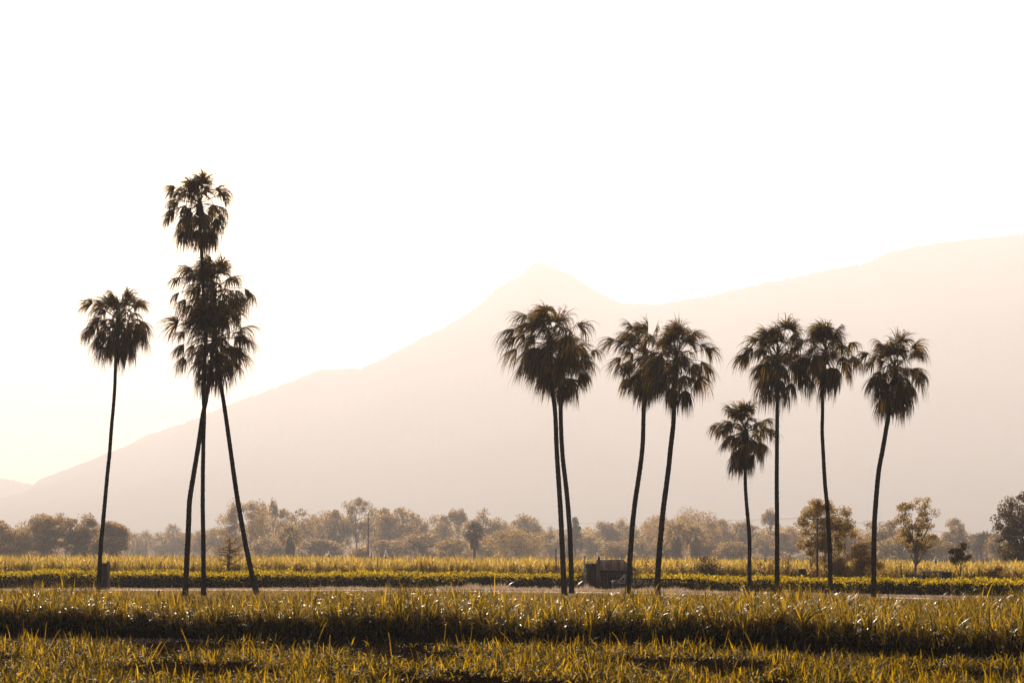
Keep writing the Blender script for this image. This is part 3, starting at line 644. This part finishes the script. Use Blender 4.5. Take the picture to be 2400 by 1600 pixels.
def weed(px, Y, top, label, seed, stems=6, spread=.5):
    rg = np.random.default_rng(seed); H = Z(top, Y); root = thing('leafy_shrub', (X(px, Y), Y, 0), label, 'shrub', 'leafy shrubs between crop and cane')
    tm = MB(); pts = []
    for k in range(stems):
        a = rg.uniform(0, 6.28); h = H * rg.uniform(.65, 1.0) if k else H; r = spread * rg.uniform(.3, 1)
        s = [np.array([math.cos(a) * r * u ** 1.3, math.sin(a) * r * u, h * u]) for u in np.linspace(0, 1, 6)]
        tm.tube(s, np.linspace(.025, .008, 6), 4, False)
        for u in np.linspace(.35, 1, 7):
            q = np.array([math.cos(a) * r * u ** 1.3, math.sin(a) * r * u, h * u]); m = 8
            pts.append(q + rg.normal(0, .10, (m, 3)))
    tm.build('stem', M['bark'], root)
    lm = MB(); pts = np.concatenate(pts); lm.leaves(pts, rg.uniform(.10, .2, len(pts)), rg, .6); lm.build('foliage', M['tree_pale'], root)
weed(1524, 140, 1300, 'tall weedy shrub with leaf tufts between two palm trunks right of the shed', 501, 7, .7)
weed(1672, 136, 1294, 'leafy sprout standing up out of the low rounded bush', 502, 5, .4)
weed(1792, 134, 1305, 'leafy shrub left of the straight palm trunk', 503, 8, .9)
weed(1838, 134, 1297, 'taller leafy shrub right of the straight palm trunk', 504, 7, .5)
weed(2090, 126, 1322, 'thin shrub right of the last palm trunk', 505, 7, .7)
weed(1900, 133, 1330, 'low shrub beside the dark drum', 506, 7, .6)

# white cane flowers
def plume(px, Y, top, label, seed, h=.42):
    rg = np.random.default_rng(seed); zt = Z(top, Y); root = thing('cane_flower', (X(px, Y), Y, 0), label, 'cane flower', 'white flower plumes above the cane')
    s = MB(); s.tube([(0, 0, 0), (.02, 0, zt * .6), (.03, 0, zt)], [.014, .012, .006], 5); s.build('stem', M['dry_grass'], root)
    h *= 1.35; n = 260; u = rg.random(n); z0 = zt - h * u; a = rg.uniform(0, 6.28, n)
    d = np.stack([np.cos(a) * .7 + .2, np.sin(a) * .7, np.full(n, .6)], -1)
    m = MB(); m.strips(np.stack([np.full(n, .03), np.zeros(n), z0], -1), d, (.05 + .16 * u) * min(1, h / .4), .04, 3, .1, (0, 0, 0), None, .8, .3, rg); m.build('plume', M['plume'], root)
plume(770, 151, 1291, 'slim white cane flower, leftmost of three in the middle of the field', 601, .36)
plume(869, 151, 1289, 'fuller white cane flower below the utility pole', 602, .45)
plume(903, 151, 1289, 'white cane flower right of the one below the utility pole', 603, .45)
plume(66, 153, 1294, 'small white cane flower under the tall upright gum tree', 604, .25)
plume(452, 153, 1298, 'small white cane flower between the bent and the straight palm trunks', 605, .2)
plume(2191, 130, 1306, 'white cane flower right of the tall open gum stem', 606, .3)
plume(2235, 129, 1311, 'short white cane flower under the small dark round-headed tree', 607, .18)

# ------------------------------------------------------------------ shed and the things around it
SY = 133.0; s_ = K * SY
shed = thing('wooden_shed', (X(1440, SY), SY, 0), 'old weatherboard shed with rusty iron roof and leaning lean-to', 'shed')
def L(px, py, dy=0.0):            # local point on the shed front plane
    return (X(px, SY) - X(1440, SY), dy, Z(py, SY))
xl, xr = L(1406, 0)[0], L(1483, 0)[0]; ez = Z(1335, SY); rzz = Z(1312, SY); D = 2.2
# weatherboard wall: overlapping boards round four sides
mb = MB(); nb = 9
for k in range(nb):
    z0 = ez * k / nb; zc = z0 + ez / nb / 2
    for y, tl in ((0, 0), (D, 0)):
        mb.box(((xl + xr) / 2, y - .004 * (k % 2), zc), (xr - xl, .03, ez / nb * .985))
    for xx in (xl + .012, xr - .012): mb.box((xx, D / 2, zc), (.024, D - .05, ez / nb * .985))
mb.build('wall', M['wood_wall'], shed)
dm = MB(); dx0, dx1 = L(1425, 0)[0], L(1452, 0)[0]
for k in range(5): dm.box((dx0 + (dx1 - dx0) * (k + .5) / 5, -.03, .52), ((dx1 - dx0) / 5 * .96, .03, 1.02))
dm.box(((dx0 + dx1) / 2, -.055, .82), (dx1 - dx0, .02, .08)); dm.box(((dx0 + dx1) / 2, -.055, .22), (dx1 - dx0, .02, .08))
door = dm.build('door', M['wood_dark'], shed)
hm = MB(); hm.tube([(dx1 - .08, -.07, .5), (dx1 - .08, -.1, .56), (dx1 - .08, -.07, .62)], .012, 5); hm.build('handle', M['steel_dark'], door)
tm = MB(); tm.box((dx0 - .045, -.03, .56), (.07, .04, 1.12)); tm.box((dx1 + .045, -.03, .56), (.07, .04, 1.12)); tm.build('door_frame', M['wood_grey'], shed)
# hipped corrugated roof
rm = MB(); A = (L(1397, 0)[0], -.28, ez - .03); B = (L(1494, 0)[0], -.28, ez - .03); C_ = (L(1494, 0)[0], D + .28, ez - .03); E = (L(1397, 0)[0], D + .28, ez - .03)
R0 = (L(1399, 0)[0], D / 2, rzz); R1 = (L(1463, 0)[0], D / 2, rzz)
def corr(mb, a, b, c, d, n=46, amp=.018):
    a, b, c, d = [np.array(q) for q in (a, b, c, d)]
    nr = np.cross(b - a, d - a); nr = nr / np.linalg.norm(nr); nr = nr * np.sign(nr[2])
    u = np.linspace(0, 1, n * 2 + 1); off = (np.arange(len(u)) % 2) * amp
    lo = a + (b - a) * u[:, None] + nr * off[:, None]; hi = d + (c - d) * u[:, None] + nr * off[:, None]
    V = np.concatenate([lo, hi, lo - nr * .012, hi - nr * .012]); m = len(u); q = np.arange(m - 1)
    Fs = [np.stack([q, q + 1, q + 1 + m, q + m], -1), np.stack([q + 2 * m, q + 3 * m, q + 1 + 3 * m, q + 1 + 2 * m], -1), np.stack([q, q + 2 * m, q + 2 * m + 1, q + 1], -1)]
    mb.add(V, np.concatenate(Fs))
corr(rm, A, B, R1, R0); corr(rm, C_, E, R0, R1); corr(rm, B, C_, np.array(R1) + (0, .01, 0), np.array(R1) - (0, .01, 0), 20)
rm.add([E, A, R0, R0], [(0, 1, 2, 3)])
rm.tube([R0, R1], .035, 6); rm.build('roof', M['roof_iron'], shed)
# lean-to of upright boards on the left
lm = MB(); x0, x1 = L(1374, 0)[0], L(1399, 0)[0]; r5 = random.Random(9); tz = Z(1318, SY)
for k in range(6):
    w = (x1 - x0) / 6; lm.box((x0 + w * (k + .5), -.08 - .01 * (k % 2), (tz - r5.uniform(0, .10)) / 2), (w * .992, .025, tz - r5.uniform(0, .12)), 0, r5.uniform(-.012, .012))
for k in range(7): lm.box((x0, .1 + .25 * k, tz / 2 - .03), (.025, .24, tz - r5.uniform(.05, .15)))
lm.box(((x0 + x1) / 2, -.045, tz / 2 - .08), (x1 - x0 - .03, .02, tz - .17)); lm.build('lean_to', M['wood_dark'], shed)
lr = MB(); lr.box(((x0 + x1) / 2 - .03, .8, tz + .02), (x1 - x0 + .12, 2.0, .03), 0, -.05); lr.build('lean_to_roof', M['steel_pale'], shed)
pm = MB(); pm.box((L(1403, 0)[0], -.42, Z(1305, SY) / 2), (.17, .14, Z(1305, SY))); pm.build('corner_post', M['wood_grey'], shed)
pm = MB(); pm.box((L(1398.4, 0)[0], -.40, Z(1314, SY) / 2), (.06, .06, Z(1314, SY))); pm.build('corner_post', M['wood_grey'], shed)
gm = MB(); rg = np.random.default_rng(31); gm.strips(np.repeat(np.array([[L(1403, 0)[0], -.42, Z(1305, SY)]]), 30, 0) + rg.normal(0, .04, (30, 3)) * (1, 1, 0), rg.normal(0, .5, (30, 3)) + (0, 0, 1), .2, .025, 3, .25, (0, 0, 0), None, .8, .1, rg)
gm.build('grass_tuft', M['dry_grass'], shed)
wm = MB(); wm.tube([L(1407, 1313, -.35), L(1410, 1326, -.36), L(1415, 1334, -.36), L(1421, 1337, -.3), L(1436, 1335.6, -.3), L(1454, 1336.4, -.3)], .012, 5); wm.build('cable', M['wood_grey'], shed)

lad = thing('ladder', (X(1372, SY - .6), SY - .6, 0), 'old wooden ladder leaning on the left wall of the shed', 'ladder')
lm = MB(); pa, pb = Vector((-.05, 0, .55)), Vector((.40, 0, 1.78)); off = Vector((-.26, 0, .06))
lm.beam(pa, pb, .045); lm.beam(pa + off, pb + off, .045); lm.beam(pa + Vector((-.12, 0, -.6)), pa + off * .5, .05); lm.build('rail', M['wood_grey'], lad)
for k in range(5):
    q = pa.lerp(pb, (k + .5) / 5.2); rm_ = MB(); rm_.beam(q, q + off, .035); rm_.build('rung', M['wood_grey'], lad)
sp = thing('standpipe', (X(1370, SY), SY - .2, 0), 'thin pale pipe with a small cap standing at the left end of the shed', 'pipe')
m_ = MB(); m_.tube([(0, 0, 0), (0, 0, Z(1304, SY))], .05, 8); m_.build('pipe', M['steel_pale'], sp)
m_ = MB(); m_.tube([(0, 0, Z(1304, SY)), (0, 0, Z(1302.5, SY))], .065, 8); m_.tube([(-.2, 0, Z(1305.5, SY)), (0, 0, Z(1305.5, SY))], .015, 6); m_.build('cap', M['steel_pale'], sp)
fr = thing('metal_frame', (X(1381, SY), SY + .5, tz + .06), 'small bent wire frame lying on the lean-to roof', 'frame')
m_ = MB(); m_.tube([(-.10, 0, 0), (-.03, 0, .22), (.20, 0, .22), (.12, 0, .0), (-.10, 0, 0)], .012, 5); m_.build('frame', M['steel_dark'], fr)
pk = MB(); pk.beam(P(1348, 1375.7, 131), P(1367, 1360, 132), .09, .05)
tag(pk.build('pale_plank', M['steel_pale']), 'pale plank leaning on the ground left of the shed', 'plank')
pp = MB(); pp.tube([(X(1366, 132), 132, 0), (X(1365.5, 132), 132, .9), (X(1366, 132), 132, Z(1341, 132))], [.07, .055, .06], 7)
tag(pp.build('short_post', M['wood_grey']), 'short weathered post between the pale plank and the shed', 'post')
dr = thing('oil_drum', (X(1443, 130.5), 130.5, 0), 'dull blue drum in front of the shed wall', 'drum')
m_ = MB(); zz = [0, .02, .2, .21, .22, .4, .41, .42, .58, .6]; rr2 = [.26, .27, .27, .285, .27, .27, .285, .27, .27, .25]
m_.tube([(0, 0, z) for z in zz], rr2, 16); m_.build('body', M['drum'], dr, True)
m_ = MB(); m_.tube([(0, 0, .59), (0, 0, .615)], [.22, .215], 16); m_.build('lid', M['steel_dark'], dr)

# tined cultivator parked right of the shed
CY = 129.0
cu = thing('cultivator', (X(1520, CY), CY, 0), 'old farm cultivator with pale hitch and long tined toolbar right of the shed', 'farm implement')
def C(px, py, dy=0): return Vector((X(px, CY) - X(1520, CY), dy, Z(py, CY)))
m_ = MB(); m_.beam(C(1464, 1348), C(1448, 1364), .07); m_.beam(C(1464, 1348), C(1466, 1370), .08); m_.beam(C(1448, 1365), C(1480, 1366), .07); m_.beam(C(1456, 1357), C(1464, 1364), .05)
m_.beam(C(1464, 1349), C(1482, 1356), .06); m_.tube([C(1463.7, 1351), C(1463.7, 1346)], .07, 8); m_.build('hitch', M['steel_pale'], cu)
m_ = MB(); m_.beam(C(1478, 1355.5), C(1601, 1357.2), .07); m_.beam(C(1478, 1355.5, .9), C(1598, 1357.2, .9), .07)
for px in (1480, 1512, 1545, 1575, 1599): m_.beam(C(px, 1356), C(px, 1356, .9), .06)
m_.build('toolbar', M['steel_dark'], cu)
m_ = MB(); m_.beam(C(1450, 1369, -.05), C(1560, 1371, -.05), .10); m_.build('skid_beam', M['steel_dark'], cu)
for px in (1487, 1502, 1520): 
    m_ = MB(); m_.beam(C(px, 1356, .2), C(px, 1347, .2), .045); m_.build('depth_pin', M['steel_dark'], cu)
for q, px in enumerate((1484, 1492, 1501, 1510, 1519, 1528, 1538, 1556, 1566, 1577, 1588, 1597)):
    m_ = MB(); dy = 0 if q % 2 else .9
    m_.tube([C(px, 1356, dy), C(px + 3.5, 1359, dy), C(px + 4, 1364, dy), C(px, 1369, dy), C(px - 3, 1373, dy)], [.03, .032, .032, .028, .012], 6)
    m_.build('tine', M['steel_pale'] if px < 1530 else M['steel_dark'], cu)
# rough woodpile shape under the implement is the skid; posts and poles follow
po = MB(); hz = Z(1284.5, 146); po.tube([(X(1303, 146), 146, 0), (X(1303.2, 146), 146, hz * .5), (X(1303, 146), 146, hz)], [.06, .055, .045], 8)
tag(po.build('fence_post', M['wood_grey']), 'tall grey wooden post standing in the cane left of the close palm pair', 'post')
po = MB(); po.tube([(X(2115, 126), 126, 0), (X(2113, 126), 126, .9), (X(2111.5, 126), 126, Z(1317, 126))], [.055, .05, .03], 7)
tag(po.build('fence_post', M['wood_dark']), 'thin dark leaning post left of the white pipe', 'post')
po = MB(); po.tube([(X(372, 104), 104, 0), (X(372, 104), 104, .45), (X(371.6, 104), 104, Z(1385, 104))], [.06, .055, .045], 7)
tag(po.build('fence_post', M['wood_dark']), 'short dark stake in the grass left of the bent palm trunk', 'post')

def pole(px, Y, top, label, lean=0.0, k=1.0):
    H = Z(top, Y); r = thing('utility_pole', (X(px, Y), Y, 0), label, 'utility pole')
    m = MB(); m.tube([(0, 0, -.1), (lean * .5, 0, H * .5), (lean, 0, H)], [.16 * k, .135 * k, .11 * k], 10); m.build('pole', M['wood_grey'], r)
    m = MB(); m.box((lean, -.14 * k, H - .25 * k), (1.9 * k, .10 * k, .12 * k)); m.build('crossarm', M['wood_grey'], r)
    for xx in (-.85, -.4, .4, .85):
        m = MB(); m.tube([(lean + xx * k, -.14 * k, H - .19 * k), (lean + xx * k, -.14 * k, H - .10 * k), (lean + xx * k, -.14 * k, H - .04 * k)], [.05 * k, .07 * k, .035 * k], 8); m.build('insulator', M['steel_pale'], r)
    m = MB(); m.box((lean + .25 * k, -.13 * k, H - 1.3 * k), (.7 * k, .08 * k, .09 * k)); m.build('lower_arm', M['wood_grey'], r)
    return H
H1 = pole(1916, 130.5, 1212, 'pale utility pole with crossarms in front of the big rounded gum tree', -.03, .5)
H2 = pole(863, 450, 1203, 'grey utility pole in front of the far tree line in the middle')
def wire(p, q, sag, label):
    p, q = Vector(p), Vector(q); m = MB()
    m.tube([p.lerp(q, u) + Vector((0, 0, -4 * sag * u * (1 - u))) for u in np.linspace(0, 1, 25)], .009, 4)
    tag(m.build('power_line', M['wire']), label, 'power line', 'overhead wires')
wire((X(863, 450) - .85, 449.9, H2 - .02), P(-100, 1272, 900), 1.3, 'thin overhead wire running left from the middle pole, upper of two')
wire((X(863, 450) - .1, 449.9, H2 - 1.3), P(-100, 1280, 900), 1.5, 'thin overhead wire running left from the middle pole, lower of two')
wire((X(863, 450) + .85, 449.9, H2 - .02), (X(1916, 130.5) - .45, 130.4, H1 - .03), 1.1, 'thin overhead wire hanging between the two utility poles')
wire((X(1916, 130.5) + .4, 130.4, H1 - .03), P(2800, 1240, 160), .9, 'thin overhead wire running right from the pale utility pole')

# broad old stump by the lone palm
TY = 134.5
st = thing('tree_stump', (X(248, TY), TY, 0), 'broad dark old stump with a split weathered side next to the slim lone palm', 'tree stump')
rg = np.random.default_rng(55); S2 = K * TY; Ht = Z(1319, TY)
zz = np.linspace(0, Ht, 22); th = np.linspace(0, 2 * np.pi, 20, endpoint=False)
rad = .24 * (1 + .12 * np.exp(-zz * 4)); rad[0] *= 1.05
jag = 1 + .06 * np.sin(th * 5 + 1)[None] + rg.normal(0, .02, (22, 20))
m_ = MB(); m_.tube([(-.08 + .015 * math.sin(z * 2), 0, z) for z in zz], rad, 20, True, jag); m_.build('stump_body', M['wood_dark'], st)
m_ = MB(); zz = np.linspace(0, Z(1314.5, TY), 18)
m_.tube([(.20 + .02 * math.sin(z * 3), -.10, z) for z in zz], .105 * (1 + .25 * np.exp(-zz * 3)) * np.where((zz > .8) & (zz < 1.0), .8, 1), 10, True, 1 + rg.normal(0, .07, (18, 10))); m_.build('split_side', M['wood_grey'], st)

# irrigation gear behind the crop on the right
IY = 125.0
def I(px, py, dy=0): return Vector((X(px, IY), IY + dy, Z(py, IY)))
b0 = I(2185, 0); ir = thing('pipe_frame', (b0.x, IY, 0), 'white pipe bent into a low frame behind the crop', 'pipe')
m_ = MB(); q = lambda px, py: I(px, py) - Vector((b0.x, IY, 0))
zt = Z(1338.5, IY)
m_.tube([(q(2159, 0).x, 0, 0), (q(2159, 0).x, 0, zt - .08), (q(2159.6, 0).x, 0, zt - .02), (q(2161.5, 0).x, 0, zt)] + [(q(p_, 0).x, 0, zt - .01) for p_ in (2180, 2200, 2212)], .055, 10); m_.build('pipe', M['steel_pale'], ir, True)
m_ = MB(); m_.tube([(q(2204, 0).x, .1, 0), (q(2204, 0).x, .1, zt - .1)], .04, 8); m_.build('leg', M['wood_grey'], ir)
pb_ = thing('pump_box', (X(2219, IY), IY, 0), 'dark upright box at the right end of the white pipe', 'box')
zb = Z(1341, IY); m_ = MB(); m_.box((0, .25, zb / 2), (21 * K * IY, .5, zb)); m_.build('body', M['steel_dark'], pb_)
m_ = MB(); m_.box((0, .25, zb + .02), (23 * K * IY, .56, .04)); m_.build('lid', M['wood_grey'], pb_)
tr_ = thing('water_trough', (X(2146, IY + 1), IY + 1, 0), 'long low dark trough under the white pipe', 'trough')
zb = Z(1347, IY); m_ = MB(); w2 = 56 * K * IY
m_.box((0, -.3, zb - .25), (w2, .04, .5)); m_.box((0, .3, zb - .25), (w2, .04, .5)); m_.box((-w2 / 2 + .022, 0, zb - .25), (.04, .56, .5)); m_.box((w2 / 2 - .022, 0, zb - .25), (.04, .56, .5)); m_.box((0, 0, zb - .47), (w2 - .09, .56, .04)); m_.build('basin', M['steel_dark'], tr_)
for xx in (-.7, .7):
    m_ = MB(); m_.box((xx, 0, (zb - .5) / 2), (.12, .5, zb - .502)); m_.build('leg', M['wood_dark'], tr_)
dr = thing('oil_drum', (X(1880, 134), 134, 0), 'dark rusty drum raised behind the crop, left of the pale utility pole', 'drum')
zb = Z(1332, 134); m_ = MB(); m_.tube([(0, 0, zb - .95 + a) for a in (0, .02, .3, .315, .33, .62, .635, .65, .93, .95)], [.28, .29, .29, .305, .29, .29, .305, .29, .29, .28], 16); m_.build('body', M['steel_dark'], dr, True)
m_ = MB(); m_.box((0, 0, (zb - .97) / 2), (.55, .55, zb - .97)); m_.build('stand', M['wood_dark'], dr)

# ------------------------------------------------------------------ haze
hz = MB(); ztop = float(max(rzv.max(), 300) + 40)
hz.box((0, 7450, (ztop - 1) / 2), (24400, 15300, ztop + 1))
HM = bpy.data.materials.new('haze'); HM.use_nodes = True; nt = HM.node_tree; nt.nodes.clear()
pv_ = nt.nodes.new('ShaderNodeVolumePrincipled'); out = nt.nodes.new('ShaderNodeOutputMaterial')
pv_.inputs['Color'].default_value = (.82, .815, .855, 1); pv_.inputs['Density'].default_value = .0002; pv_.inputs['Anisotropy'].default_value = .28
nt.links.new(pv_.outputs[0], out.inputs['Volume'])
hb = hz.build('haze', HM); tag(hb, 'warm sunlit haze filling the air', 'haze', kind='stuff')
